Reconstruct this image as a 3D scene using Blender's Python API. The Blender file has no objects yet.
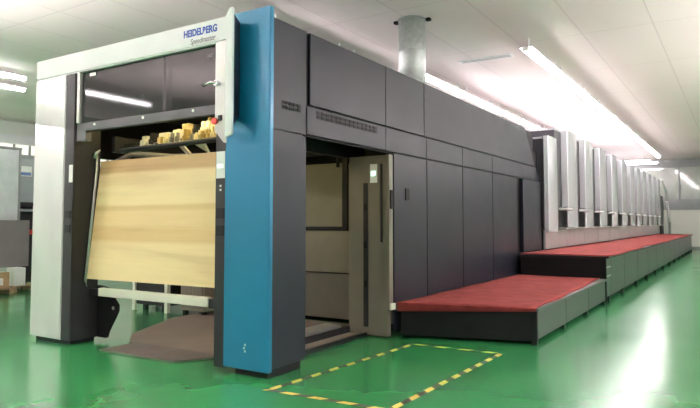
import bpy, bmesh, math, random
from mathutils import Vector, Matrix
random.seed(7)
S = bpy.context.scene
COL = S.collection
R = math.radians

# ------------------------------------------------------------------ materials
def mat(name, col, rough=.5, metal=0., spec=.5, coat=0., noise=0., nscale=4., bump=0., bscale=20.,
        stretch=(1, 1, 1), emit=None, estr=0., rvar=0., trans=0., coat_rough=.05, alpha=1.):
    m = bpy.data.materials.new(name); m.use_nodes = True
    nt = m.node_tree; N = nt.nodes; L = nt.links
    b = N['Principled BSDF']
    b.inputs['Base Color'].default_value = (*col, 1)
    b.inputs['Roughness'].default_value = rough
    b.inputs['Metallic'].default_value = metal
    b.inputs['Specular IOR Level'].default_value = spec
    b.inputs['Coat Weight'].default_value = coat
    b.inputs['Coat Roughness'].default_value = coat_rough
    b.inputs['Transmission Weight'].default_value = trans
    b.inputs['Alpha'].default_value = alpha
    if emit:
        b.inputs['Emission Color'].default_value = (*emit, 1)
        b.inputs['Emission Strength'].default_value = estr
    tc = N.new('ShaderNodeTexCoord'); mp = N.new('ShaderNodeMapping')
    mp.inputs['Scale'].default_value = stretch
    L.new(tc.outputs['Object'], mp.inputs['Vector'])
    n = N.new('ShaderNodeTexNoise'); n.inputs['Scale'].default_value = nscale; n.inputs['Detail'].default_value = 5
    L.new(mp.outputs['Vector'], n.inputs['Vector'])
    if noise > 0:
        r = N.new('ShaderNodeValToRGB')
        r.color_ramp.elements[0].position = .3; r.color_ramp.elements[1].position = .7
        r.color_ramp.elements[0].color = (*[c * (1 - noise) for c in col], 1)
        r.color_ramp.elements[1].color = (*[min(1, c * (1 + noise)) for c in col], 1)
        L.new(n.outputs['Fac'], r.inputs['Fac']); L.new(r.outputs['Color'], b.inputs['Base Color'])
    if rvar > 0:
        mr = N.new('ShaderNodeMapRange')
        mr.inputs['From Min'].default_value = .3; mr.inputs['From Max'].default_value = .7
        mr.inputs['To Min'].default_value = max(0, rough - rvar); mr.inputs['To Max'].default_value = rough + rvar
        L.new(n.outputs['Fac'], mr.inputs['Value']); L.new(mr.outputs['Result'], b.inputs['Roughness'])
    if bump > 0:
        n2 = N.new('ShaderNodeTexNoise'); n2.inputs['Scale'].default_value = bscale; n2.inputs['Detail'].default_value = 3
        L.new(mp.outputs['Vector'], n2.inputs['Vector'])
        bp = N.new('ShaderNodeBump'); bp.inputs['Strength'].default_value = bump; bp.inputs['Distance'].default_value = .02
        L.new(n2.outputs['Fac'], bp.inputs['Height']); L.new(bp.outputs['Normal'], b.inputs['Normal'])
        if coat: L.new(bp.outputs['Normal'], b.inputs['Coat Normal'])
    return m

M = {}
M['panel'] = mat('charcoal paint', (.011, .013, .022), .36, metal=0, spec=.34, noise=.06, nscale=2, bump=.03, bscale=3, rvar=.03)
M['panel_dark'] = mat('dark grey paint', (.015, .015, .017), .42, spec=.35, noise=.12, nscale=3, bump=.03, bscale=60)
M['bar'] = mat('mid grey bar paint', (.075, .075, .085), .45, noise=.08)
M['black'] = mat('black', (.006, .006, .007), .5, spec=.2, noise=.2, nscale=6)
M['blue'] = mat('blue metallic paint', (.002, .155, .29), .3, metal=.25, spec=.5, noise=.05, nscale=2, coat=.35, coat_rough=.12)
M['frame'] = mat('light grey enamel', (.74, .75, .77), .3, spec=.5, noise=.03, nscale=2, coat=.2)
M['steel_white'] = mat('brushed light steel', (.7, .69, .69), .22, metal=.4, noise=.05, nscale=3, bump=.02, bscale=1.2, rvar=.02, stretch=(1, 1, .5))
M['silver'] = mat('silver unit panel', (.7, .71, .75), .24, metal=.4, noise=.06, nscale=2, bump=.02, bscale=1.2, stretch=(1, 1, .35))
M['silver_side'] = mat('grey unit side', (.05, .048, .056), .4, metal=.2, noise=.08, nscale=4)
M['rail'] = mat('grey rail metal', (.55, .55, .57), .3, metal=.5, noise=.05)
M['deck'] = mat('deck edge metal', (.13, .13, .13), .35, metal=.5, noise=.05)
M['alu'] = mat('aluminium', (.62, .61, .58), .35, metal=.7, noise=.06, nscale=8)
M['crossbar'] = mat('white bar enamel', (.72, .7, .62), .4, noise=.04, nscale=5)
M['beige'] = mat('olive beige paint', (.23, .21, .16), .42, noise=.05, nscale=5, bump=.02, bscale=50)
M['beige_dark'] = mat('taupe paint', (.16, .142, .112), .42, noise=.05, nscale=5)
M['glass_dark'] = mat('tinted glass', (.012, .011, .012), .05, spec=.32, noise=.1, nscale=3)
M['galv'] = mat('galvanised duct', (.5, .52, .52), .42, metal=.55, noise=.12, nscale=12, bump=.05, bscale=8)
M['white'] = mat('white plastic', (.8, .8, .78), .4, noise=.03)
M['red_dot'] = mat('red button', (.6, .04, .03), .35, noise=.05)
M['mat_red'] = mat('red carpet', (.27, .05, .045), .85, spec=.15, noise=.22, nscale=3.5, bump=.5, bscale=9)
M['step_panel'] = mat('grey green step panel', (.04, .044, .042), .28, spec=.45)
M['tape_yellow'] = mat('yellow tape', (.75, .6, .13), .5, noise=.15, nscale=14)
M['tape_black'] = mat('black tape', (.03, .035, .02), .5, noise=.3, nscale=14)
M['plate'] = mat('worn floor plate', (.25, .2, .165), .5, noise=.25, nscale=2.5, bump=.08, bscale=14, rvar=.1)
M['plate_dark'] = mat('worn dark floor plate', (.13, .105, .09), .42, noise=.22, nscale=3, bump=.08, bscale=18, rvar=.1)
M['brass_pale'] = mat('pale brass gripper', (.8, .72, .45), .3, metal=.5, noise=.2, nscale=20)
M['brass'] = mat('brass gripper', (.55, .42, .17), .3, metal=.7, noise=.2, nscale=20)
M['chrome'] = mat('chrome', (.75, .75, .75), .15, metal=1., noise=.05)
M['text_blue'] = mat('blue lettering', (.01, .06, .33), .4, noise=.02)
M['text_grey'] = mat('grey lettering', (.12, .12, .13), .4, noise=.02)
M['text_light'] = mat('pale lettering', (.5, .5, .48), .4, noise=.02)
M['led'] = mat('green lit indicator', (.5, .8, .6), .4, emit=(.5, 1., .7), estr=1.2)
M['tube'] = mat('lit tube', (1, 1, 1), .4, emit=(1., .91, .935), estr=15)
M['tube_far'] = mat('bright lit tube', (1, 1, 1), .4, emit=(1., .91, .935), estr=34)
M['tube_up'] = mat('bright uplight tube', (1, 1, 1), .4, emit=(1., .91, .935), estr=115)
M['tube_dim'] = mat('dim lit tube', (1, 1, 1), .4, emit=(1., .91, .935), estr=7)
M['warm'] = mat('lit warm tube', (1, .9, .6), .4, emit=(1., .78, .36), estr=26)
M['lamp_body'] = mat('white lamp tray', (.8, .8, .8), .4, noise=.02)
M['wall'] = mat('white wall paint', (.72, .73, .69), .7, noise=.04, nscale=1.2)
M['wall_low'] = mat('cream wall paint', (.8, .79, .72), .6, noise=.02, nscale=1.2)
M['wall_grey'] = mat('grey beam paint', (.3, .31, .31), .5, noise=.05, nscale=2)
M['pane'] = mat('window glass', (.42, .45, .41), .08, spec=.9, noise=.12, nscale=1.5, coat=.6)
M['pane_lit'] = mat('bright window glass', (.62, .62, .5), .15, spec=.6, noise=.2, nscale=1.5, emit=(1, .98, .8), estr=.35)
M['film'] = mat('plastic film', (.74, .76, .8), .2, spec=.6, noise=.1, nscale=3, bump=.5, bscale=5)
M['bg_grey'] = mat('mid grey panel', (.2, .19, .19), .5, noise=.05)
M['bg_cab'] = mat('pale grey cabinet', (.33, .36, .37), .4, noise=.06)
M['card'] = mat('cardboard', (.42, .28, .15), .8, noise=.15, nscale=6)
M['pallet'] = mat('rough pallet wood', (.3, .2, .11), .8, noise=.25, nscale=8, stretch=(1, 6, 1))
M['screen_blue'] = mat('blue label', (.12, .2, .42), .4, noise=.1)
M['cable'] = mat('dark green cable', (.02, .035, .03), .5, noise=.2)

def wood():
    m = bpy.data.materials.new('plywood'); m.use_nodes = True
    nt = m.node_tree; N = nt.nodes; L = nt.links; b = N['Principled BSDF']
    tc = N.new('ShaderNodeTexCoord'); mp = N.new('ShaderNodeMapping'); mp.inputs['Scale'].default_value = (1, .16, 1.5)
    L.new(tc.outputs['Object'], mp.inputs['Vector'])
    n = N.new('ShaderNodeTexNoise'); n.inputs['Scale'].default_value = 2.6; n.inputs['Detail'].default_value = 3; n.inputs['Distortion'].default_value = .5
    L.new(mp.outputs['Vector'], n.inputs['Vector'])
    r = N.new('ShaderNodeValToRGB'); e = r.color_ramp.elements
    e[0].position = .33; e[0].color = (.66, .50, .25, 1); e[1].position = .55; e[1].color = (.8, .64, .345, 1)
    x = e.new(.43); x.color = (.75, .585, .31, 1)
    L.new(n.outputs['Fac'], r.inputs['Fac'])
    mp2 = N.new('ShaderNodeMapping'); mp2.inputs['Scale'].default_value = (1, .5, 18)
    L.new(tc.outputs['Object'], mp2.inputs['Vector'])
    n2 = N.new('ShaderNodeTexNoise'); n2.inputs['Scale'].default_value = 3; n2.inputs['Detail'].default_value = 6
    L.new(mp2.outputs['Vector'], n2.inputs['Vector'])
    mx = N.new('ShaderNodeMix'); mx.data_type = 'RGBA'; mx.blend_type = 'OVERLAY'; mx.inputs[0].default_value = .14
    L.new(r.outputs['Color'], mx.inputs[6]); L.new(n2.outputs['Fac'], mx.inputs[7])
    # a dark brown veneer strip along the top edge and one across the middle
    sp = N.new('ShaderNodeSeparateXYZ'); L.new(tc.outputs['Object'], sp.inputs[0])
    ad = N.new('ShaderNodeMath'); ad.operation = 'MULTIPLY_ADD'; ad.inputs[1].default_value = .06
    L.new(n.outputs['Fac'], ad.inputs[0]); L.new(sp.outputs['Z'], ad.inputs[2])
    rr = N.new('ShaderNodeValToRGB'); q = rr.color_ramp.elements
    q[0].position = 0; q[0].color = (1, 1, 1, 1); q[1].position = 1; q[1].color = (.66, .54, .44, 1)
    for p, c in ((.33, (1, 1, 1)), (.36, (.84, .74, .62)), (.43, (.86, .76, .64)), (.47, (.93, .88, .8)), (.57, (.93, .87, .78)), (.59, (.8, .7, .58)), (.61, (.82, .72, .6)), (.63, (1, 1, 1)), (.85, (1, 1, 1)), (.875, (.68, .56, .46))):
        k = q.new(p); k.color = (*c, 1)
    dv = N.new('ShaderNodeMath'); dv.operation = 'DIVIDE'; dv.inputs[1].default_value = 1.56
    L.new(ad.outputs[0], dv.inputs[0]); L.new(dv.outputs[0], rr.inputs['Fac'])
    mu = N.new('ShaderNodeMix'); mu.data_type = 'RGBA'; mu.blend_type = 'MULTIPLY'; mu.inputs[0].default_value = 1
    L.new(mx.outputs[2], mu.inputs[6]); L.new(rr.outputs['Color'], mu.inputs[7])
    L.new(mu.outputs[2], b.inputs['Base Color'])
    b.inputs['Roughness'].default_value = .5
    return m
M['wood'] = wood()

def floor_mat():
    m = mat('green epoxy', (.03, .225, .072), .2, spec=.5, noise=.05, nscale=.9, bump=.008, bscale=1.2, rvar=.04)
    return m
M['floor'] = floor_mat()

def ceil_mat():
    m = mat('ceiling panels', (.66, .63, .6), .6, spec=.25)
    nt = m.node_tree; N = nt.nodes; L = nt.links; b = N['Principled BSDF']
    tc = N.new('ShaderNodeTexCoord')
    br = N.new('ShaderNodeTexBrick'); br.offset = 0
    br.inputs['Color1'].default_value = (.87, .77, .755, 1); br.inputs['Color2'].default_value = (.84, .745, .73, 1)
    br.inputs['Mortar'].default_value = (.72, .62, .62, 1)
    br.inputs['Scale'].default_value = 1; br.inputs['Mortar Size'].default_value = .012
    br.inputs['Brick Width'].default_value = 3.0; br.inputs['Row Height'].default_value = 1.2
    L.new(tc.outputs['Object'], br.inputs['Vector']); L.new(br.outputs['Color'], b.inputs['Base Color'])
    return m
M['ceiling'] = ceil_mat()

# ------------------------------------------------------------------ mesh helpers
class MB:
    def __init__(s): s.bm = bmesh.new()
    def box(s, a, b, bev=0., mi=0):
        x0, x1 = sorted((a[0], b[0])); y0, y1 = sorted((a[1], b[1])); z0, z1 = sorted((a[2], b[2]))
        vs = [s.bm.verts.new((x, y, z)) for x in (x0, x1) for y in (y0, y1) for z in (z0, z1)]
        fs = [s.bm.faces.new([vs[i] for i in f]) for f in ((0, 1, 3, 2), (4, 6, 7, 5), (0, 4, 5, 1), (2, 3, 7, 6), (0, 2, 6, 4), (1, 5, 7, 3))]
        for f in fs: f.material_index = mi
        if bev > 0:
            es = list({e for f in fs for e in f.edges})
            bmesh.ops.bevel(s.bm, geom=es, offset=bev, segments=2, affect='EDGES', clamp_overlap=True)
        return s
    def prism(s, pts, d, mi=0, bev=0.):
        # pts: list of 3D points (planar loop), d: extrusion vector
        d = Vector(d); a = [s.bm.verts.new(p) for p in pts]; b = [s.bm.verts.new(Vector(p) + d) for p in pts]
        fs = [s.bm.faces.new(a[::-1]), s.bm.faces.new(b)]
        n = len(pts)
        for i in range(n): fs.append(s.bm.faces.new((a[i], a[(i + 1) % n], b[(i + 1) % n], b[i])))
        for f in fs: f.material_index = mi
        if bev > 0:
            bmesh.ops.bevel(s.bm, geom=list({e for f in fs for e in f.edges}), offset=bev, segments=2, affect='EDGES', clamp_overlap=True)
        return s
    def tube(s, pts, r, seg=10, mi=0, cap=True):
        pts = [Vector(p) for p in pts]; rings = []
        for i, p in enumerate(pts):
            t = (pts[min(i + 1, len(pts) - 1)] - pts[max(i - 1, 0)]).normalized()
            u = t.cross(Vector((0, 0, 1)))
            if u.length < .01: u = t.cross(Vector((0, 1, 0)))
            u.normalize(); v = t.cross(u)
            rr = r[i] if isinstance(r, (list, tuple)) else r
            rings.append([s.bm.verts.new(p + u * rr * math.cos(2 * math.pi * k / seg) + v * rr * math.sin(2 * math.pi * k / seg)) for k in range(seg)])
        for a, b in zip(rings, rings[1:]):
            for k in range(seg):
                f = s.bm.faces.new((a[k], a[(k + 1) % seg], b[(k + 1) % seg], b[k])); f.material_index = mi; f.smooth = True
        if cap:
            for q in (rings[0][::-1], rings[-1]): s.bm.faces.new(q).material_index = mi
        return s
    def build(s, name, mats, parent=None, base=None):
        bm = s.bm
        bmesh.ops.recalc_face_normals(bm, faces=bm.faces[:])
        o_ = parent.get('_base') if parent is not None else None
        if o_ is not None: base = Vector(o_)
        base = Vector(base) if base is not None else Vector((0, 0, 0))
        bmesh.ops.translate(bm, verts=bm.verts[:], vec=-base)
        me = bpy.data.meshes.new(name); bm.to_mesh(me); bm.free()
        for m in (mats if isinstance(mats, (list, tuple)) else [mats]): me.materials.append(m)
        ob = bpy.data.objects.new(name, me); COL.objects.link(ob)
        if parent is not None:
            ob.parent = parent; ob['_base'] = tuple(base)
        else:
            ob.location = base; ob['_base'] = tuple(base)
        return ob

def tag(o, label=None, cat=None, group=None, kind=None):
    if label: o['label'] = label
    if cat: o['category'] = cat
    if group: o['group'] = group
    if kind: o['kind'] = kind
    return o
def thing(name, label, cat, base, group=None):
    e = bpy.data.objects.new(name, None); COL.objects.link(e); e.location = base; e['_base'] = tuple(base)
    e.empty_display_size = .1
    return tag(e, label, cat, group)
def kids(o): return [c for c in ALL() if c.parent is o]
def ALL(): return list(COL.objects)
def copy_tree(o, parent=None):
    c = o.copy(); COL.objects.link(c)
    if parent is not None: c.parent = parent
    for ch in kids(o): copy_tree(ch, c)
    return c
def box(name, a, b, m, parent=None, bev=.004): return MB().box(a, b, bev).build(name, m, parent)
def struct(name, a, b, m, bev=0):
    o = MB().box(a, b, bev).build(name, m); o['kind'] = 'structure'; return o
def text(name, s, org, size, m, parent, shear=0., bold=0., right=(0, -1, 0), up=(0, 0, 1), wid=None, label=None):
    cu = bpy.data.curves.new(name, 'FONT'); cu.body = s; cu.size = size; cu.shear = shear; cu.offset = bold; cu.extrude = .0015
    t = bpy.data.objects.new(name, cu); COL.objects.link(t)
    dg = bpy.context.evaluated_depsgraph_get(); dg.update()
    me = bpy.data.meshes.new_from_object(t.evaluated_get(dg)); bpy.data.objects.remove(t)
    xs = [v.co.x for v in me.vertices]; sx = (wid / (max(xs) - min(xs))) if wid else 1
    r = Vector(right); u = Vector(up); n = r.cross(u); base = Vector(parent['_base'])
    for v in me.vertices:
        v.co = Vector(org) + r * (v.co.x - min(xs)) * sx + u * v.co.y + n * v.co.z - base
    me.materials.clear(); me.materials.append(m)
    o = bpy.data.objects.new(name, me); COL.objects.link(o); o.parent = parent; o['_base'] = tuple(base)
    if label: o['label'] = label
    return o

# ------------------------------------------------------------------ the room
CH = 5.0
struct('floor', (-8, -6, -.2), (39.2, 21.7, 0), M['floor'])
struct('ceiling', (-8, -6, CH), (39.2, 21.7, CH + .2), M['ceiling'])
struct('wall_right', (-8, -6.2, 0), (39.2, -6, CH), M['wall'])
struct('wall_front', (-8.2, -6, 0), (-8, 21.7, CH), M['wall'])
struct('wall_back', (39, -6, 0), (39.2, 21.7, 2.16), M['wall_low'])
struct('trim_1', (38.94, -6, 2.16), (39.2, 21.7, 2.75), M['wall_grey'])
struct('trim_2', (38.97, -6, 4.55), (39.2, 21.7, CH), M['wall_grey'])
w = struct('window_1', (39.05, -6, 2.75), (39.12, 21.7, 4.55), M['pane'])
b = MB()
for yy in (-4.4, -2, .4, 2.8, 5.2, 7.6, 10, 12.4, 14.8, 17.2, 19.6): b.box((38.99, yy - .04, 2.75), (39.05, yy + .04, 4.55))
b.build('mullion', M['wall_grey'], w)
struct('baseboard_back', (38.97, -6, 0), (39, 21.7, .12), M['wall_grey'])
# left wall with a row of bright gridded windows
LY = 21.5
struct('wall_left', (-8, LY, 0), (39.2, LY + .2, 2.2), M['wall'])
struct('trim_3', (-8, LY, 4.25), (39.2, LY + .2, CH), M['wall'])
struct('trim_4', (-8, LY - .25, 4.2), (39.2, LY, 4.5), M['frame'])
n = 2
for x0 in (6.4, 10.2, 14.0):
    w = struct('window_%d' % n, (x0, LY + .06, 2.2), (x0 + 3.4, LY + .1, 4.25), M['pane_lit']); n += 1
    b = MB()
    for k in range(1, 6): b.box((x0 + k * .567 - .03, LY, 2.2), (x0 + k * .567 + .03, LY + .06, 4.25))
    for k in range(1, 5): b.box((x0, LY, 2.2 + k * .41 - .025), (x0 + 3.4, LY + .06, 2.2 + k * .41 + .025))
    b.build('window_frame', M['wall_grey'], w)
for i, (x0, x1) in enumerate(((-8, 6.4), (9.8, 10.2), (13.6, 14.0), (17.4, 39.2))):
    struct('trim_%d' % (5 + i), (x0, LY, 2.2), (x1, LY + .2, 4.25), M['wall'])

# ------------------------------------------------------------------ lamps
def lamp(x0, x1, y, label, group, along='x', z=CH - .30, tw=.13, tube='tube'):
    L_ = x1 - x0; h = L_ / 2
    base = ((x0 + x1) / 2, y, z) if along == 'x' else (y, (x0 + x1) / 2, z)
    t = thing('ceiling_lamp', label, 'lamp', base, group)
    P = lambda u, v, w_: (base[0] + (u if along == 'x' else v), base[1] + (v if along == 'x' else u), base[2] + w_)
    MB().box(P(-h, -tw, .07), P(h, tw, .1), .004).build('lamp_tray', M['lamp_body'], t)
    for v in (-.032, .032):
        MB().tube([P(-h + .02, v, .03), P(h - .02, v, .03)], .03, 8).build('tube', M[tube], t)
    for u in (-h + .012, h - .012):
        MB().box(P(u - .012, -.06, -.005), P(u + .012, .06, .08), .003).build('end_cap', M['lamp_body'], t)
    for u in (-h * .8, h * .8):
        MB().box(P(u - .012, -.012, .1), P(u + .012, .012, CH - z)).build('hanger', M['lamp_body'], t)
    return t
ords = ['nearest', 'second', 'third', 'fourth', 'fifth', 'sixth', 'seventh', 'eighth', 'farthest']
for k in range(9):
    x0 = 11.5 + k * 2.55
    lamp(x0, x0 + 2.53, 3.34, '%s fluorescent lamp of the long lit row above the aisle, counted from the camera' % ords[k], 'aisle ceiling lamps')
for k in range(7):
    x0 = 12.3 + k * 2.55
    lamp(x0, x0 + 2.53, 5.95, '%s fluorescent lamp in the lit row directly over the press roof' % (ords[k] if k < 6 else 'farthest'), 'lamps over the press')
lamp(3.9, 6.6, 36.0, 'nearer bright crosswise lamp over the far end of the press', 'crosswise lamps', 'y')
lamp(3.7, 6.4, 37.6, 'farther crosswise lamp over the far end of the press, by the glazing', 'crosswise lamps', 'y')
lamp(5.6, 8.15, 14.35, 'upper lit lamp at the left edge of the photo, above the plastic film', 'left hall lamps', z=CH - .16)
lamp(6.3, 8.85, 15.6, 'lower lit lamp at the left edge of the photo, nearer the windows', 'left hall lamps', z=CH - .16)
G2 = 'lamps behind the camera'
for k in range(2):  # lamps added behind the roof edge to brighten the ceiling over the press
    lamp(7.8 + k * 2.55, 10.3 + k * 2.55, 6.6, 'added fill lamp hidden above the press roof %s the exhaust duct' % ('beside', 'beyond')[k], 'lamps over the press', z=CH - .5, tw=.07, tube='tube_dim')
lamp(-2.5, 0, 13.9, 'lamp reflected in the dark glass of the press front', G2)
for k in range(10):  # row added out of view to light the faces towards the aisle
    lamp(-6.5 + k * 3.8, -4.0 + k * 3.8, -3.6, 'added fill lamp right of the aisle outside the photo, number %d from the back' % (k + 1), G2, z=CH - .55, tw=.04, tube='tube_far')
for k in range(5):  # row added out of view to brighten the left side of the hall
    lamp(-6.5 + k * 3.1, -4.0 + k * 3.1, 18.0, 'added fill lamp along the windowed wall outside the photo, number %d from the back' % (k + 1), G2, z=CH - .55, tw=.04, tube='tube_far')
lamp(-7.0, -4.5, 9.2, 'added fill lamp at the back of the hall in front of the press', G2, z=CH - .55, tw=.04, tube='tube_far')  # added out of view to light the press front
# hanging up-lights added out of view to brighten the ceiling; tray under the tubes
def uplight(x0, x1, y, z, label, tm='tube_up'):
    t = thing('ceiling_lamp', label, 'lamp', ((x0 + x1) / 2, y, z), 'added hanging up-lights out of view')
    MB().box((x0, y - .2, z - .02), (x1, y + .2, z), .004).box((x0, y - .2, z), (x1, y - .18, z + .15)).box((x0, y + .18, z), (x1, y + .2, z + .15)).build('lamp_tray', M['lamp_body'], t)
    for v in (-.05, .05): MB().tube([(x0 + .02, y + v, z + .04), (x1 - .02, y + v, z + .04)], .03, 8).build('tube', M[tm], t)
    for u in (x0 + .2, x1 - .2): MB().box((u - .01, y - .01, z), (u + .01, y + .01, CH)).build('hanger', M['lamp_body'], t)
uplight(1, 4, 9.0, 3.0, 'added hanging up-light nearest the left column of the press, outside the photo')
uplight(-2.6, .4, 5.0, 3.0, 'added hanging up-light behind the camera towards the press front')
uplight(-3.5, -.5, 11.0, 3.0, 'added hanging up-light left of the camera, outside the photo')
for k in range(4):
    uplight(1.5 + k * 4, 4.5 + k * 4, -2.2, 2.2, 'added hanging up-light right of the aisle outside the photo, number %d from the camera' % (k + 1), 'tube_far')

# ------------------------------------------------------------------ delivery gantry (front frame)
XF, YS = 4.42, 3.70
g = thing('delivery_gantry', 'tall front gantry of the press with light grey frame and blue corner panel', 'press', (4.7, 5.6, 0))
b = MB(); b.box((XF, 6.89, .05), (XF + .06, 7.53, 3.25), .012); b.build('column_cover', M['steel_white'], g)['label'] = 'brushed light steel cover of left column'
b = MB(); b.box((XF, 4.2, 3.25), (XF + .36, 7.53, 3.5), .015); top = b.build('top_beam', M['frame'], g)
text('maker_name', 'HEIDELBERG', (XF - .001, 4.845, 3.37), .1, M['text_blue'], top, bold=.0042, wid=.475, label='bold blue maker lettering')
text('series_name', 'Speedmaster', (XF - .001, 4.745, 3.285), .082, M['text_grey'], top, shear=.3, wid=.36, label='small grey italic lettering')
b = MB(); b.box((XF + .005, 6.70, .05), (XF + .37, 6.89, 3.25), .008); b.box((XF + .062, 6.89, .05), (XF + .37, 7.51, 3.25), .008)
lc = b.build('left_column', M['panel_dark'], g)
box('foot', (XF + .04, 6.74, 0), (XF + .36, 7.45, .05), M['black'], lc, .003)
box('label_plate', (XF - .002, 6.715, 1.93), (XF + .006, 6.785, 2.14), M['white'], lc, .002)
for z0 in (1.50, 1.33): box('button', (XF - .004, 6.74, z0), (XF + .006, 6.84, z0 + .09), M['black'], lc, .003)
# guide strips and glass at the top of the opening
box('guide_strip', (XF + .02, 6.64, 2.64), (XF + .06, 6.7, 3.25), M['alu'], g)
gl = box('hood_glass', (XF + .06, 4.36, 2.64), (XF + .075, 6.65, 3.25), M['glass_dark'], g, 0)
text('glass_mark', '162', (XF + .058, 4.55, 3.135), .05, M['text_light'], gl)
b = MB(); b.box((XF + .03, 4.37, 2.535), (XF + .11, 6.70, 2.635), .006); b.box((XF + .03, 6.52, 2.42), (XF + .11, 6.70, 2.54), .004)
hb = b.build('hood_bar', M['bar'], g)
b = MB()
for yy in (6.35, 5.5, 4.72):
    b.tube([(XF + .033, yy, 2.6), (XF + .02, yy, 2.6)], .016, 10)
b.build('bolt', M['white'], hb)
box('latch', (XF + .05, 6.38, 3.19), (XF + .06, 6.5, 3.23), M['alu'], g, .003)
# white jamb on the right of the glass with lever handle and two buttons
b = MB(); b.prism([(XF, 4.385, 2.36), (XF, 4.385, 3.25), (XF, 4.2, 3.25), (XF, 4.2, 2.22), (XF, 4.27, 2.24)], (.1, 0, 0)); jm = b.build('jamb', M['steel_white'], g)
b = MB(); b.tube([(XF, 4.34, 2.83), (XF - .05, 4.34, 2.83)], .028, 12); b.tube([(XF - .045, 4.34, 2.83), (XF - .05, 4.40, 2.84), (XF - .05, 4.5, 2.82)], .017, 8)
b.build('lever_handle', M['chrome'], jm)
MB().tube([(XF + .001, 4.375, 2.455), (XF - .03, 4.375, 2.455)], .034, 14).build('stop_button', M['red_dot'], jm)['label'] = 'red push button'
box('button', (XF - .014, 4.285, 2.455), (XF + .002, 4.335, 2.51), M['black'], jm, .004)
# right column
b = MB(); b.box((XF + .03, YS + .02, .08), (5.0, 4.37, 3.4), .004); rc = b.build('right_column', M['panel_dark'], g)
box('foot', (XF + .06, YS + .03, 0), (4.98, 4.14, .08), M['black'], rc, .003)
b = MB(); b.box((XF + .004, 4.225, .05), (XF + .04, 4.375, 2.36), .006); rs = b.build('switch_strip', M['panel_dark'], g)
ct = box('display_panel', (XF - .002, 4.245, 1.885), (XF + .006, 4.36, 2.15), M['white'], rs, .002)
box('display_window', (XF - .005, 4.27, 1.99), (XF, 4.335, 2.02), M['led'], ct, .001)
for z0 in (1.80, 1.76): box('icon', (XF + .001, 4.29, z0), (XF + .006, 4.315, z0 + .02), M['white'], rs, .001)
for z0 in (1.32, 1.49): box('button', (XF - .006, 4.245, z0), (XF + .006, 4.355, z0 + .1), M['black'], rs, .004)
b = MB()
pts = [(XF - .02, 3.662, .075), (XF - .02, 4.225, .075), (XF - .02, 4.225, 2.12), (XF - .02, 4.2, 2.24), (XF - .02, 4.19, 3.49), (XF - .02, 3.662, 3.49)]
b.prism(pts, (.055, 0, 0), bev=.006); bp = b.build('corner_panel', M['blue'], g); bp['label'] = 'glossy blue corner panel'
b = MB()
for k in range(3): b.box((XF - .022, 3.935 + .012 * (k % 2), .235 + k * .03), (XF - .019, 3.955 + .012 * (k % 2), .255 + k * .03))
b.build('emblem', M['text_light'], bp)
# upper and lower side sheets of the right column
sp = MB().box((XF + .045, YS, 2.34), (5.02, YS + .02, 3.41), .004).build('side_panel', M['panel'], g)
box('side_panel', (XF + .045, YS, .085), (5.02, YS + .02, 2.32), M['panel'], g)
b = MB()
for r_ in range(2):
    for k in range(5): b.box((4.625 + k * .06, YS - .004, 2.552 + r_ * .044), (4.678 + k * .06, YS + .003, 2.587 + r_ * .044))
b.build('vent_slots', M['black'], sp)
# opened white cover standing out of the front on its right
b = MB()
b.prism([(4.20, 3.955, 2.27), (4.20, 4.045, 2.24), (4.20, 4.045, 3.40), (4.20, 4.0, 3.47), (4.20, 3.955, 3.47)], (.03, 0, 0), bev=.006)
cv = b.build('open_cover', M['frame'], g); cv['label'] = 'opened light grey cover seen edge on'
b = MB()
a = [b.bm.verts.new(p) for p in ((4.235, 3.965, 2.36), (4.235, 3.965, 3.41), (4.385, 4.03, 3.38), (4.385, 4.03, 2.47))]
c = [b.bm.verts.new(p) for p in ((4.235, 4.04, 2.36), (4.235, 4.04, 3.41), (4.385, 4.15, 3.38), (4.385, 4.15, 2.47))]
b.bm.faces.new(a); b.bm.faces.new(c[::-1])
for i in range(4): b.bm.faces.new((a[i], a[(i + 1) % 4], c[(i + 1) % 4], c[i]))
b.build('cover_back', M['panel'], cv)
# black bracket at the foot of the left column
b = MB()
b.prism([(4.79, 6.72, .05), (4.79, 6.72, .68), (4.79, 6.56, .66), (4.79, 6.34, .46), (4.79, 6.34, .38), (4.79, 6.52, .13), (4.79, 6.54, .05)], (.05, 0, 0), bev=.005)
br = b.build('bracket', M['black'], g)
MB().tube([(4.785, 6.4, .42), (4.792, 6.4, .42)], .022, 12).build('bracket_bolt', M['alu'], br)
cb = MB().box((4.66, 4.70, .57), (4.74, 6.52, .665), .006).build('crossbar', M['crossbar'], g)
for y0, y1 in ((6.52, 6.71), (4.37, 4.70)): box('crossbar_bracket', (4.67, y0, .56), (4.74, y1, .65), M['panel_dark'], cb)
MB().tube([(4.72, 6.675, 2.28), (4.72, 6.672, 2.1), (4.6, 6.68, .75), (4.62, 6.68, .68)], [.012, .016, .016, .012], 8).build('board_guide', M['alu'], g)
MB().tube([(4.72, 6.62, 2.34), (4.7, 6.66, 2.3), (4.68, 6.67, 2.24)], [.008, .026, .016], 8).build('guide_hook', M['alu'], g)

# plywood board hanging in the opening
b = MB()
b.prism([(4.60, 4.39, .785), (4.60, 6.655, .775), (4.745, 6.63, 2.2), (4.745, 4.39, 2.2)], (.02, 0, .002))
bd = b.build('plywood_board', M['wood'], base=(4.6, 5.5, .72))
tag(bd, 'large pale plywood board leaning in the opening of the press front', 'board')

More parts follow.
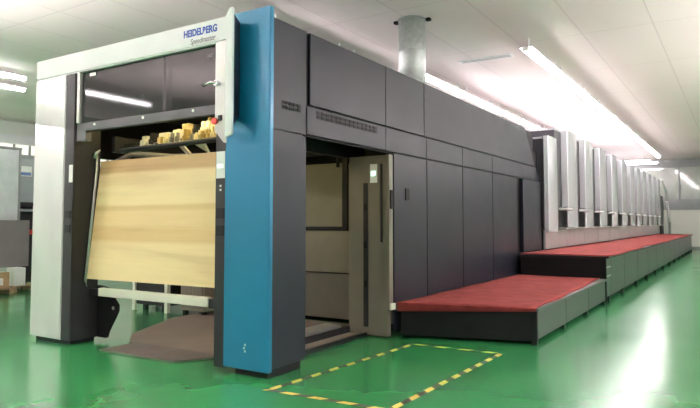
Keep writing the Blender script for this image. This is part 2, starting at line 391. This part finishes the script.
# ------------------------------------------------------------------ gripper mechanism under the hood
gm = thing('gripper_assembly', 'warm lit row of brass grippers and chains under the dark hood, above the plywood', 'machine part', (5.4, 5.6, 2.3))
for xx, zz in ((5.0, 2.44), (5.5, 2.62), (6.0, 2.78)):
    MB().tube([(xx, 4.45, zz - .02), (xx, 6.5, zz - .02)], .02, 10).build('gripper_shaft', M['chrome'], gm)
    yy = 4.48
    while yy < 6.1:
        if yy < 5.2: w_, hh, mm = .03, random.choice((.035, .05, .06)), random.choice(('brass', 'brass_pale', 'brass_pale'))
        else: w_, hh, mm = random.choice((.03, .05, .09)), random.choice((.03, .06, .09)), random.choice(('brass', 'brass_pale', 'crossbar', 'panel_dark', 'bg_grey'))
        b = MB(); b.box((xx - .05, yy, zz - .03), (xx + .04, yy + w_, zz + hh), .004)
        b.box((xx - .08, yy + .004, zz - .05), (xx - .03, yy + w_ * .7, zz + .01), .003)
        b.build('gripper', M[mm], gm)
        yy += w_ + (random.choice((.018, .025)) if yy < 5.2 else random.choice((.03, .05, .09)))
for y0, y1, zt in ((5.5, 5.62, 2.54), (5.68, 5.86, 2.52), (6.0, 6.2, 2.46)): box('gripper_housing', (4.97, y0, 2.38), (5.04, y1, zt), M['crossbar'], gm, .008)
b = MB(); b.tube([(4.86, 4.4, 2.36), (4.86, 6.4, 2.33)], .03, 8); b.build('cross_shaft', M['panel_dark'], gm)
b = MB(); b.tube([(4.95, 6.62, 2.2), (5.1, 6.5, 2.32), (5.5, 6.2, 2.3), (5.6, 5.4, 2.28)], .04, 10); b.build('hose', M['bg_grey'], gm)
b = MB(); b.prism([(5.02, 5.5, 2.36), (5.02, 5.58, 2.36), (5.05, 5.4, 2.2), (5.05, 5.34, 2.2)], (.03, 0, 0)); b.prism([(5.02, 5.15, 2.36), (5.02, 5.32, 2.36), (5.05, 5.1, 2.24)], (.03, 0, 0)); b.build('guide_finger', M['crossbar'], gm)
MB().tube([(5.3, 4.6, 2.9), (5.3, 6.3, 2.9)], .012, 8).build('work_light', M['warm'], gm)
MB().tube([(4.85, 4.5, 2.78), (4.85, 6.2, 2.78)], .012, 8).build('work_light', M['warm'], gm)
b = MB()
for k in range(40):
    yy = 4.5 + k * .035; b.box((5.22, yy, 2.42 + .012 * (k % 2)), (5.3, yy + .024, 2.47 + .012 * (k % 2)), .003)
b.build('gripper_chain', M['brass'], gm)
for yy in (4.46, 6.56):
    MB().box((4.86, yy - .03, 2.32), (7.42, yy + .03, 2.52), .004).build('side_rail', M['panel_dark'], gm)

# ------------------------------------------------------------------ delivery housing (long dark body)
h = thing('press_housing', 'long charcoal side housing of the press, between the blue corner and the silver units', 'press', (9.3, 5.6, 0))
MB().box((7.62, YS + .03, .03), (13.6, 7.5, 2.33), 0).build('core', M['black'], h)
cp = MB()
cp.box((5.03, YS + .03, 2.98), (13.3, 7.5, 3.385)); cp.box((5.03, YS + .03, 2.33), (13.6, YS + .06, 3.0)); cp.box((5.03, 7.4, 2.33), (13.6, 7.5, 3.0)); cp.box((7.6, YS + .06, 2.33), (7.7, 7.4, 3.0))
cp.build('canopy', M['black'], h)
def uppanel(x0, x1, x1b=None):
    x1b = x1b or x1
    MB().prism([(x0, YS, 2.66), (x1b, YS, 2.66), (x1, YS, 3.41), (x0, YS, 3.41)], (0, .03, 0), bev=.003).build('upper_panel', M['panel'], h)
uppanel(5.085, 6.685); uppanel(6.695, 7.795); uppanel(7.805, 12.62, 13.35)
MB().box((5.03, YS + .03, 3.385), (12.62, 7.5, 3.41), .002).build('roof_sheet', M['panel'], h)
def band(x0, x1, x1t=None):
    x1t = x1t or x1
    return MB().prism([(x0, YS, 2.35), (x1, YS, 2.35), (x1t, YS, 2.635), (x0, YS, 2.635)], (0, .03, 0), bev=.003).build('band_panel', M['panel'], h)
bpn = band(5.03, 6.685); band(6.695, 7.87); band(7.88, 9.2); band(9.21, 10.6); band(10.61, 13.72, 13.38)
b = MB()
for r_ in range(2):
    for k in range(14): b.box((5.2 + k * .091, YS - .004, 2.532 + r_ * .044), (5.28 + k * .091, YS + .003, 2.567 + r_ * .044))
b.build('vent_slots', M['black'], bpn)
lp = None
for x0, x1 in ((6.90, 7.87), (7.885, 9.2), (9.215, 10.6), (10.615, 12.03)):
    p = MB().box((x0, YS, .08), (x1, YS + .03, 2.33), .003).build('lower_panel', M['panel'], h)
    if lp is None: lp = p
hd = box('handle', (7.2, YS - .012, 1.74), (7.32, YS + .003, 1.9), M['black'], lp, .006)
MB().box((12.3, YS - .04, .86), (13.62, YS + .03, 2.33), .004).build('lower_panel', M['panel'], h)
MB().box((12.03, YS + .05, .08), (12.3, YS + .08, 2.33), 0).build('recess', M['black'], h)
# left side skin and the olive interior wall
MB().box((7.62, 7.5, .08), (13.6, 7.53, 2.35), .003).build('far_side_panel', M['panel'], h)
iw = []
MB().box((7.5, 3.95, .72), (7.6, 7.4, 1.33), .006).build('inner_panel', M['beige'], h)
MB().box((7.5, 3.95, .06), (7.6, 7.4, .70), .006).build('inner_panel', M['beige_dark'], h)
f = MB(); f.box((7.47, 4.77, 1.34), (7.6, 4.86, 2.62), .004); f.box((7.47, 4.86, 1.34), (7.6, 7.4, 1.39), .004); f.build('inner_frame', M['panel_dark'], h)
MB().box((7.5, 4.86, 1.39), (7.58, 7.4, 2.32), .004).build('inner_panel', M['beige'], h)
MB().box((7.5, 3.95, 1.34), (7.58, 4.77, 2.3), .004).build('inner_panel', M['beige'], h)
b = MB(); b.tube([(7.42, 4.9, 2.5), (7.42, 4.9, 2.25)], .025, 8); b.tube([(7.3, 4.5, 2.45), (7.3, 7.2, 2.45)], .03, 8); b.build('inner_linkage', M['panel_dark'], h)

# sliding door post in the side opening
dp = thing('sliding_door', 'taupe upright door with recessed dark grip in the side opening of the press', 'door', (6.87, 4.05, 0))
b = MB(); b.box((6.83, 3.76, .02), (6.92, 4.335, 2.31), .006); db = b.build('door_leaf', M['beige_dark'], dp)
gs = box('grip_strip', (6.822, 4.04, .12), (6.832, 4.11, 1.96), M['panel_dark'], db, .002)
for z0 in (.62, 1.12, 1.6): box('grip_button', (6.817, 4.055, z0), (6.824, 4.095, z0 + .09), M['black'], gs, .002)
ip = box('indicator_plate', (6.824, 3.905, 1.96), (6.832, 4.01, 2.2), M['white'], db, .002)
box('indicator_light', (6.82, 3.93, 2.05), (6.826, 3.99, 2.11), M['led'], ip, .001)
box('seal_strip', (6.824, 3.825, 1.2), (6.832, 3.86, 2.2), M['panel_dark'], db, .001)
pj = box('door_jamb', (6.78, YS + .005, .36), (6.88, YS + .055, 2.31), M['beige_dark'], dp, .003)
box('door_stop', (6.8, YS - .012, 1.62), (6.87, YS + .006, 1.86), M['black'], pj, .004)
box('jamb_cap', (6.78, YS - .02, .36), (6.9, YS + .004, .44), M['crossbar'], pj, .004)

# floor plates and track under the delivery
fp = tag(MB().prism([(4.95, 4.55, .001), (7.46, 4.55, .001), (7.46, 7.3, .001), (6.5, 7.3, .001), (5.3, 6.7, .001), (4.95, 6.3, .001)], (0, 0, .011), bev=.003).build('floor_plate', M['plate'], base=(6, 5.4, 0)), 'large worn brown floor plate under the plywood board', 'floor plate')
tag(MB().prism([(4.43, 6.16, .001), (4.47, 4.98, .001), (4.94, 4.72, .001), (4.94, 6.16, .001)], (0, 0, .018), bev=.003).build('floor_plate', M['plate_dark'], base=(4.7, 5.4, 0)), 'darker grey steel floor plate at the front edge of the opening', 'floor plate')
ft = thing('floor_track', 'metal guide track on the floor in the side opening beside the green floor', 'track', (6, 4.4, 0))
b = MB(); b.box((5.05, 4.05, 0), (6.82, 4.1, .05), .003); b.box((5.05, 4.32, 0), (7.4, 4.37, .1), .003); b.build('rail', M['panel_dark'], ft)
b = MB(); b.box((5.05, 4.1, 0), (6.82, 4.32, .03), .003); b.build('bed', M['plate'], ft)
b = MB(); b.box((5.4, 4.5, .012), (6.9, 4.75, .10), .004); b.build('support_beam', M['alu'], ft)

# ------------------------------------------------------------------ extraction duct
du = thing('exhaust_duct', 'round galvanised duct rising from the press roof to the ceiling', 'duct', (9.55, 4.75, 3.41))
MB().tube([(9.55, 4.75, 3.42), (9.55, 4.75, 4.4), (9.55, 4.75, CH - .02)], .235, 28).build('pipe', M['galv'], du)
b = MB()
for zz in (3.9, 4.42): b.tube([(9.55, 4.75, zz), (9.55, 4.75, zz + .02)], .24, 28)
b.build('seam_ring', M['galv'], du)
fl = MB().tube([(9.55, 4.75, CH - .035), (9.55, 4.75, CH - .001)], .25, 28).build('collar', M['wall_grey'], du)
for yy, xx in ((4.47, 9.62), (5.03, 9.5)): box('clamp', (xx - .04, yy - .04, CH - .05), (xx + .04, yy + .04, CH - .001), M['black'], fl, .004)

# slot diffuser in the ceiling
cvn = thing('ceiling_vent', 'narrow slot vent in the ceiling between duct and lamp row', 'vent', (12.7, 4.55, CH))
MB().box((12.58, 3.95, CH - .015), (12.82, 5.15, CH - .001), .003).build('frame', M['lamp_body'], cvn)
b = MB()
for k in range(2): b.box((12.62 + k * .09, 4.0, CH - .017), (12.68 + k * .09, 5.1, CH - .013))
b.build('slots', M['wall_grey'], cvn)

# ------------------------------------------------------------------ walkways and mats
ls = thing('low_step', 'low dark step platform beside the press with red carpet on top', 'step', (9.5, 2.9, 0))
poly = [(6.915, 3.69), (7.36, 2.03), (11.86, 2.03), (11.86, 3.69)]
MB().prism([(x, y, .4) for x, y in poly], (0, 0, .035), bev=.004).build('deck', M['deck'], ls)
c0 = [(6.96, 3.64), (7.40, 2.1), (11.8, 2.1), (11.8, 3.64)]
MB().prism([(x, y, .04) for x, y in c0], (0, 0, .36)).build('body', M['black'], ls)
xs = [7.4, 8.85, 10.35, 11.8]
for x0, x1 in zip(xs, xs[1:]):
    fpn = MB().box((x0 + .006, 2.06, .06), (x1 - .006, 2.1, .39), .003).build('front_panel', M['step_panel'], ls)
    box('foot', (x1 - .16, 2.05, 0), (x1 - .06, 2.12, .06), M['black'], fpn, .003)
box('corner_post', (7.37, 2.05, 0), (7.42, 2.12, .4), M['black'], ls, .003)

us = thing('high_walkway', 'long raised walkway along the silver units with grey front doors', 'walkway', (22.8, 2.8, 0))
MB().box((11.86, 2.0, .80), (35.6, 3.62, .835), .004).build('deck', M['panel_dark'], us)
MB().box((11.9, 2.11, .04), (35.5, 3.6, .8)).build('body', M['black'], us)
sx = [11.9, 12.38, 14.0, 16.0, 17.95, 19.9, 22.0, 24.05, 26.05, 28.1, 30.15, 32.1, 33.8, 35.5]
for i, (x0, x1) in enumerate(zip(sx, sx[1:])):
    fpn = MB().box((x0 + .008, 2.06, .1), (x1 - .008, 2.11, .79), .003).build('front_panel', M['step_panel'], us)
    box('foot', (x1 - .25, 2.05, 0), (x1 - .12, 2.12, .1), M['black'], fpn, .003)
    if i == 0:
        for z0 in (.46, .62): box('trim_strip', (x0 + .02, 2.05, z0), (x1 - .02, 2.062, z0 + .025), M['alu'], fpn, .002)
MB().box((11.88, 2.06, .44), (11.9, 3.6, .79), .002).build('end_panel', M['black'], us)
box('corner_post', (11.87, 2.05, .0), (11.92, 2.12, .8), M['black'], us, .003)

def matmesh(outline_fn, nu, nv, zf, th, name, base, label):
    b = MB(); top = []; bot = []
    for i in range(nu + 1):
        rt, rb = [], []
        for j in range(nv + 1):
            u, v = i / nu, j / nv; x, y = outline_fn(u, v); z = zf(u, v, x, y)
            rt.append(b.bm.verts.new((x, y, z + th))); rb.append(b.bm.verts.new((x, y, z)))
        top.append(rt); bot.append(rb)
    F = b.bm.faces.new
    for i in range(nu):
        for j in range(nv):
            F((top[i][j], top[i + 1][j], top[i + 1][j + 1], top[i][j + 1])).smooth = True
            F((bot[i][j], bot[i][j + 1], bot[i + 1][j + 1], bot[i + 1][j]))
    for i in range(nu):
        F((top[i][0], bot[i][0], bot[i + 1][0], top[i + 1][0])); F((top[i][nv], top[i + 1][nv], bot[i + 1][nv], bot[i][nv]))
    for j in range(nv):
        F((top[0][j], top[0][j + 1], bot[0][j + 1], bot[0][j])); F((top[nu][j], bot[nu][j], bot[nu][j + 1], top[nu][j + 1]))
    return tag(b.build(name, M['mat_red'], base=base), label, 'carpet')
def o1(u, v):   # u along X, v across from wall to aisle; front edge runs obliquely and hangs a little over the step
    yw, ya = 3.66, 2.045 + .12 * u ** 2 + .012 * math.sin(u * 17)
    y = yw + (ya - yw) * v
    xl = 6.915 + .445 * (3.69 - y) / 1.66 - .03
    return xl + (11.85 - xl) * max(0, (u - .025) / .975), y
def z1(u, v, x, y):
    z = .4365 + .004 * math.sin(x * 5 + y * 3) + .004
    if u < .001: z -= .07 * (1 - v) + .035
    return z
matmesh(o1, 40, 14, z1, .009, 'red_carpet', (9.4, 2.9, .436), 'red carpet on the low step nearest the camera')
def o2(u, v):
    x = 11.87 + 23.8 * u
    ya = 2.0 - .03 * math.sin(u * 19) - .03 * math.sin(u * 47)
    if u > .995: ya += .08
    return x, 3.6 + (ya - 3.6) * v
def z2(u, v, x, y):
    z = .837 + .004 + .003 * math.sin(x * 4 + y * 6)
    if v > .999: z -= .012 + .02 * math.sin(u * 23) ** 2
    return z
def z2b(u, v, x, y):
    return z2(u, v, x, y) if v < .999 else max(.837, .839)
matmesh(o2, 80, 8, z2b, .014, 'red_carpet', (22.8, 2.8, .837), 'long red carpet running along the high walkway to the far wall')

# ------------------------------------------------------------------ printing units
bw = thing('machine_plinth', 'low grey base wall of the press running above the long red carpet', 'press', (25.2, 5.4, 0))
MB().box((13.75, 3.66, .03), (36.9, 7.2, 1.30)).build('core', M['panel_dark'], bw)
b = MB(); x = 13.8
while x < 36.5:
    MB().box((x, 3.62, .86), (min(x + 1.98, 36.9), 3.66, 1.28), .004).build('base_panel', M['rail'], bw); x += 2.0
MB().box((14.85, 3.40, 1.295), (36.9, 3.655, 1.325), .004).build('ledge', M['alu'], bw)

def unit(x0, x1, z0, z1, label, b0, bo=.4):
    t = thing('printing_unit', label, 'printing unit', (x0, 3.5, 1.33), 'silver printing units')
    d = x1 - x0
    MB().box((b0, 3.665, 1.33), (x1 + bo, 6.9, z1 - .04), .01).build('body', M['silver_side'], t)
    # bulging upper cover with folded edges, thinner plate below the rail
    def sheet(name, zb, zt, yb):
        prof = [(0, yb), (0, 3.51), (.03, 3.495), (.42, 3.482), (.58, 3.482), (.97, 3.495), (1, 3.51), (1, yb)]
        b = MB()
        lo = [b.bm.verts.new((x0 + p * d, q, zb)) for p, q in prof]; hi = [b.bm.verts.new((x0 + p * d, q, zt)) for p, q in prof]
        n_ = len(prof)
        for i in range(n_): b.bm.faces.new((lo[i], lo[(i + 1) % n_], hi[(i + 1) % n_], hi[i]))
        b.bm.faces.new(lo[::-1]); b.bm.faces.new(hi)
        return b.build(name, M['silver'], t)
    if z0 < 1.3: sheet('upper_cover', z0, z1, 3.6)
    else:
        sheet('upper_cover', 1.835, z1, 3.655); sheet('lower_cover', z0, 1.83, 3.53)
    MB().box((b0, 3.66, z1 - .04), (x1 + bo, 6.9, z1), .004).build('top_sheet', M['rail'], t)
    return t
edges = [(15.48, 16.5), (17.5, 18.5), (19.58, 20.64), (21.64, 22.66), (23.74, 24.84), (25.78, 26.8), (27.6, 28.6), (29.52, 30.54), (31.46, 32.46), (33.34, 34.34), (35.3, 36.36)]
u0 = unit(13.66, 14.43, 1.25, 3.36, 'shortest silver printing unit, the one beside the charcoal housing', 13.8)
nm = ['tallest looking silver printing unit, second from the charcoal housing', 'third', 'fourth', 'fifth', 'sixth', 'seventh', 'eighth', 'ninth', 'tenth', 'eleventh', 'silver printing unit at the far end of the row by the white handrail']
for i, (a_, b_) in enumerate(edges):
    lb = nm[i] if ' ' in nm[i] else 'silver printing unit, %s in the row counted from the charcoal housing' % nm[i]
    nb = edges[i + 1][0] if i + 1 < len(edges) else b_ + 1
    pb = edges[i - 1][1] if i else 14.45
    unit(a_, b_, 1.335, 3.70, lb, a_ - (a_ - pb) * .55, (nb - b_) * .38)
gr = thing('grab_rail', 'thin grey horizontal rail running across the fronts of the silver units', 'rail', (25.5, 3.4, 1.76))
allx = [(13.66, 14.43)] + edges
for (a0, a1), (b0, b1) in zip(allx, allx[1:]):
    MB().tube([(a1 - .05, 3.43, 1.76), (a1, 3.447, 1.76), (b0, 3.447, 1.76), (b0 + .05, 3.43, 1.76)], .03, 8).build('rail_piece', M['rail'], gr)
hr = thing('handrail', 'white tubular handrail at the far end of the press', 'handrail', (37, 3.4, .85))
MB().tube([(36.4, 3.45, 3.7), (38.0, 3.35, 3.1), (38.0, 3.35, 2.7)], .07, 8).build('upper_tube', M['white'], hr)
MB().tube([(38.0, 3.35, 2.6), (38.35, 3.3, 1.9), (38.1, 3.3, 1.5), (38.6, 3.3, 1.45), (38.6, 3.3, .02)], .08, 8).build('lower_tube', M['white'], hr)
ep = thing('end_cabinet', 'dark cabinet at the far end of the press behind the white handrail', 'cabinet', (37.3, 4.4, 0))
MB().box((36.95, 3.55, 0), (38.2, 5.2, 2.9), .01).build('body', M['panel_dark'], ep)
box('door', (37.0, 3.53, 1.3), (38.15, 3.55, 2.8), M['bg_grey'], ep)

# ------------------------------------------------------------------ hazard tape on the floor
ht = thing('hazard_tape', 'yellow and black striped tape rectangle stuck on the green floor', 'floor tape', (5.4, 2.9, 0))
P4 = [(4.2, 3.49), (6.68, 3.33), (6.72, 2.27), (4.25, 2.33)]
def strip(p, q, wd=.058, pitch=.14):
    p = Vector((*p, 0)); q = Vector((*q, 0)); d = (q - p); L_ = d.length; d.normalize(); nrm = Vector((-d.y, d.x, 0))
    b = MB(); s = 0; k = 0
    while s < L_ - .01:
        e = min(s + pitch, L_); sk = .045
        A = [p + d * s - nrm * wd / 2, p + d * e - nrm * wd / 2, p + d * (e + sk) + nrm * wd / 2, p + d * (s + sk) + nrm * wd / 2]
        b.prism([(v.x, v.y, .001) for v in A], (0, 0, .0015), mi=k % 2); s = e; k += 1
    b.build('tape_strip', [M['tape_yellow'], M['tape_black']], ht)
for i in range(4): strip(P4[i], P4[(i + 1) % 4])

# ------------------------------------------------------------------ background, left
ps = thing('partition_screen', 'tall partition at the left edge with wrinkled plastic film over a grey board', 'partition', (6.2, 13.2, 0))
MB().box((5.0, 13.18, 1.5), (7.42, 13.22, 3.02), .004).build('film_sheet', M['film'], ps)
MB().box((5.0, 13.15, .5), (7.66, 13.25, 1.5), .006).build('board', M['bg_grey'], ps)
b = MB(); b.box((5.0, 13.14, 3.02), (7.45, 13.26, 3.07), .004); b.box((7.4, 13.17, 1.5), (7.45, 13.23, 3.05)); b.build('top_rail', M['wall_grey'], ps)
for xx in (5.1, 7.55): box('leg', (xx, 13.16, 0), (xx + .08, 13.24, .5), M['black'], ps)
kc = thing('control_cabinet', 'pale grey wall-high cabinet with a blue label behind the plastic film partition', 'cabinet', (8.6, 15.2, 0))
MB().box((7.9, 15.0, 1.95), (8.95, 15.4, 3.05), .01).build('body', M['bg_cab'], kc)
box('lid', (7.88, 14.98, 3.05), (8.97, 15.42, 3.12), M['wall_grey'], kc)
box('label_plate', (8.45, 14.985, 2.6), (8.75, 15.0, 2.85), M['white'], kc)
box('label_stripe', (8.47, 14.98, 2.62), (8.73, 14.987, 2.7), M['screen_blue'], kc)
MB().box((7.8, 14.9, 1.85), (9.1, 15.5, 1.95), .008).build('shelf', M['panel_dark'], kc)
MB().box((8.55, 15.05, 0), (8.85, 15.35, 1.85), .01).build('post', M['panel_dark'], kc)
MB().prism([(7.75, 14.8, 1.72), (9.1, 14.8, 1.72), (9.1, 15.6, 1.78), (7.75, 15.6, 1.78)], (0, 0, .05)).build('table_top', M['bg_cab'], kc)
box('marker_band', (8.53, 15.03, 1.15), (8.87, 15.37, 1.27), M['red_dot'], kc, .002)['label'] = 'red band'
def pallet(x0, y0, lx, ly, label):
    t = thing('pallet', label, 'pallet', (x0 + lx / 2, y0 + ly / 2, 0))
    for k in range(5): MB().box((x0, y0 + k * ly / 4.5, .10), (x0 + lx, y0 + k * ly / 4.5 + ly / 7, .125), .002).build('slat', M['pallet'], t)
    for k in range(3): MB().box((x0 + k * (lx - .1) / 2, y0, 0), (x0 + k * (lx - .1) / 2 + .1, y0 + ly, .1), .002).build('runner', M['pallet'], t)
pallet(5.7, 12.5, 1.3, .6, 'wooden pallet on the green floor, left of the pair at the left edge')
pallet(7.1, 12.75, 1.0, .6, 'wooden pallet right of the pair, nearer the steel column')
def carton(a, b_, label, m='card'):
    t = thing('carton', label, 'box', ((a[0] + b_[0]) / 2, (a[1] + b_[1]) / 2, a[2]))
    MB().box(a, b_, .006).build('box_body', M[m], t)
    MB().box((a[0] + .002, (a[1] + b_[1]) / 2 - .03, b_[2]), (b_[0] - .002, (a[1] + b_[1]) / 2 + .03, b_[2] + .003)).build('sealing_tape', M['white'], t)
    lbm = MB().box((a[0] + .05, a[1] - .004, a[2] + .06), (a[0] + .22, a[1] + .002, a[2] + .2)).build('paper_label', M['white'], t)
carton((5.95, 12.55, .126), (6.5, 12.95, .52), 'cardboard box with a white label on the left pallet')
carton((6.6, 12.6, .126), (6.95, 12.95, .44), 'smaller cardboard box beside the labelled one on the left pallet')
carton((7.15, 12.8, .126), (7.4, 13.1, .5), 'white box on the right pallet beside the steel column', 'white')
# things standing beyond the press, seen below the board
dc = thing('tool_trolley', 'dark low trolley on pale legs seen under the plywood board', 'trolley', (7.05, 8.2, 0))
MB().box((6.83, 7.8, .1), (7.28, 8.55, .62), .01).build('body', M['panel_dark'], dc)
for xx, yy in ((6.8, 7.75), (7.24, 7.75), (6.8, 8.53), (7.24, 8.53)): box('leg', (xx, yy, 0), (xx + .07, yy + .07, .8), M['crossbar'], dc)
for xx in (6.84, 7.24): box('rubber_foot', (xx, 8.3, 0), (xx + .06, 8.38, .1), M['black'], dc)
box('tray', (6.79, 7.74, .8), (7.32, 8.62, .83), M['bg_grey'], dc)
gc = thing('feeder_cabinet', 'grey cabinet on short black feet seen under the right half of the plywood board', 'cabinet', (7.15, 7.31, 0))
gb = MB().box((6.92, 7.05, .06), (7.4, 7.58, .8), .01).build('body', M['beige'], gc)
box('door', (6.91, 7.08, .1), (6.922, 7.3, .76), M['beige_dark'], gc)
box('door', (6.91, 7.32, .1), (6.922, 7.55, .76), M['beige_dark'], gc)
for xx, yy in ((6.94, 7.07), (7.3, 7.07), (6.94, 7.48), (7.3, 7.48)): box('foot', (xx, yy, 0), (xx + .07, yy + .07, .06), M['black'], gc)

# ------------------------------------------------------------------ camera, world, view
cam = bpy.data.cameras.new('camera'); co = bpy.data.objects.new('camera', cam); COL.objects.link(co)
F = 615.0; cam.sensor_width = 36; cam.lens = F / 700 * 36; cam.shift_y = -(204 - 190.27) / 700
yaw, pit = R(32.3), R(3.0)
fw = Vector((math.cos(yaw) * math.cos(pit), math.sin(yaw) * math.cos(pit), math.sin(pit)))
rt = Vector((math.sin(yaw), -math.cos(yaw), 0)); up = rt.cross(fw)
co.matrix_world = Matrix((( rt.x, up.x, -fw.x, 0), (rt.y, up.y, -fw.y, 0), (rt.z, up.z, -fw.z, 1.45), (0, 0, 0, 1)))
cam.clip_end = 200
S.camera = co
wd = bpy.data.worlds.new('world'); S.world = wd; wd.use_nodes = True
wd.node_tree.nodes['Background'].inputs[0].default_value = (.9, .95, 1, 1)
wd.node_tree.nodes['Background'].inputs[1].default_value = .3
vs = S.view_settings; vs.view_transform = 'Standard'; vs.look = 'None'; vs.gamma = 1; vs.exposure = 1.5; vs.use_curve_mapping = False
S.cycles.max_bounces = 8; S.cycles.diffuse_bounces = 5; S.cycles.glossy_bounces = 4
S.cycles.sample_clamp_indirect = 6
S.cycles.use_denoising = True
for o in COL.objects:
    if '_base' in o: del o['_base']
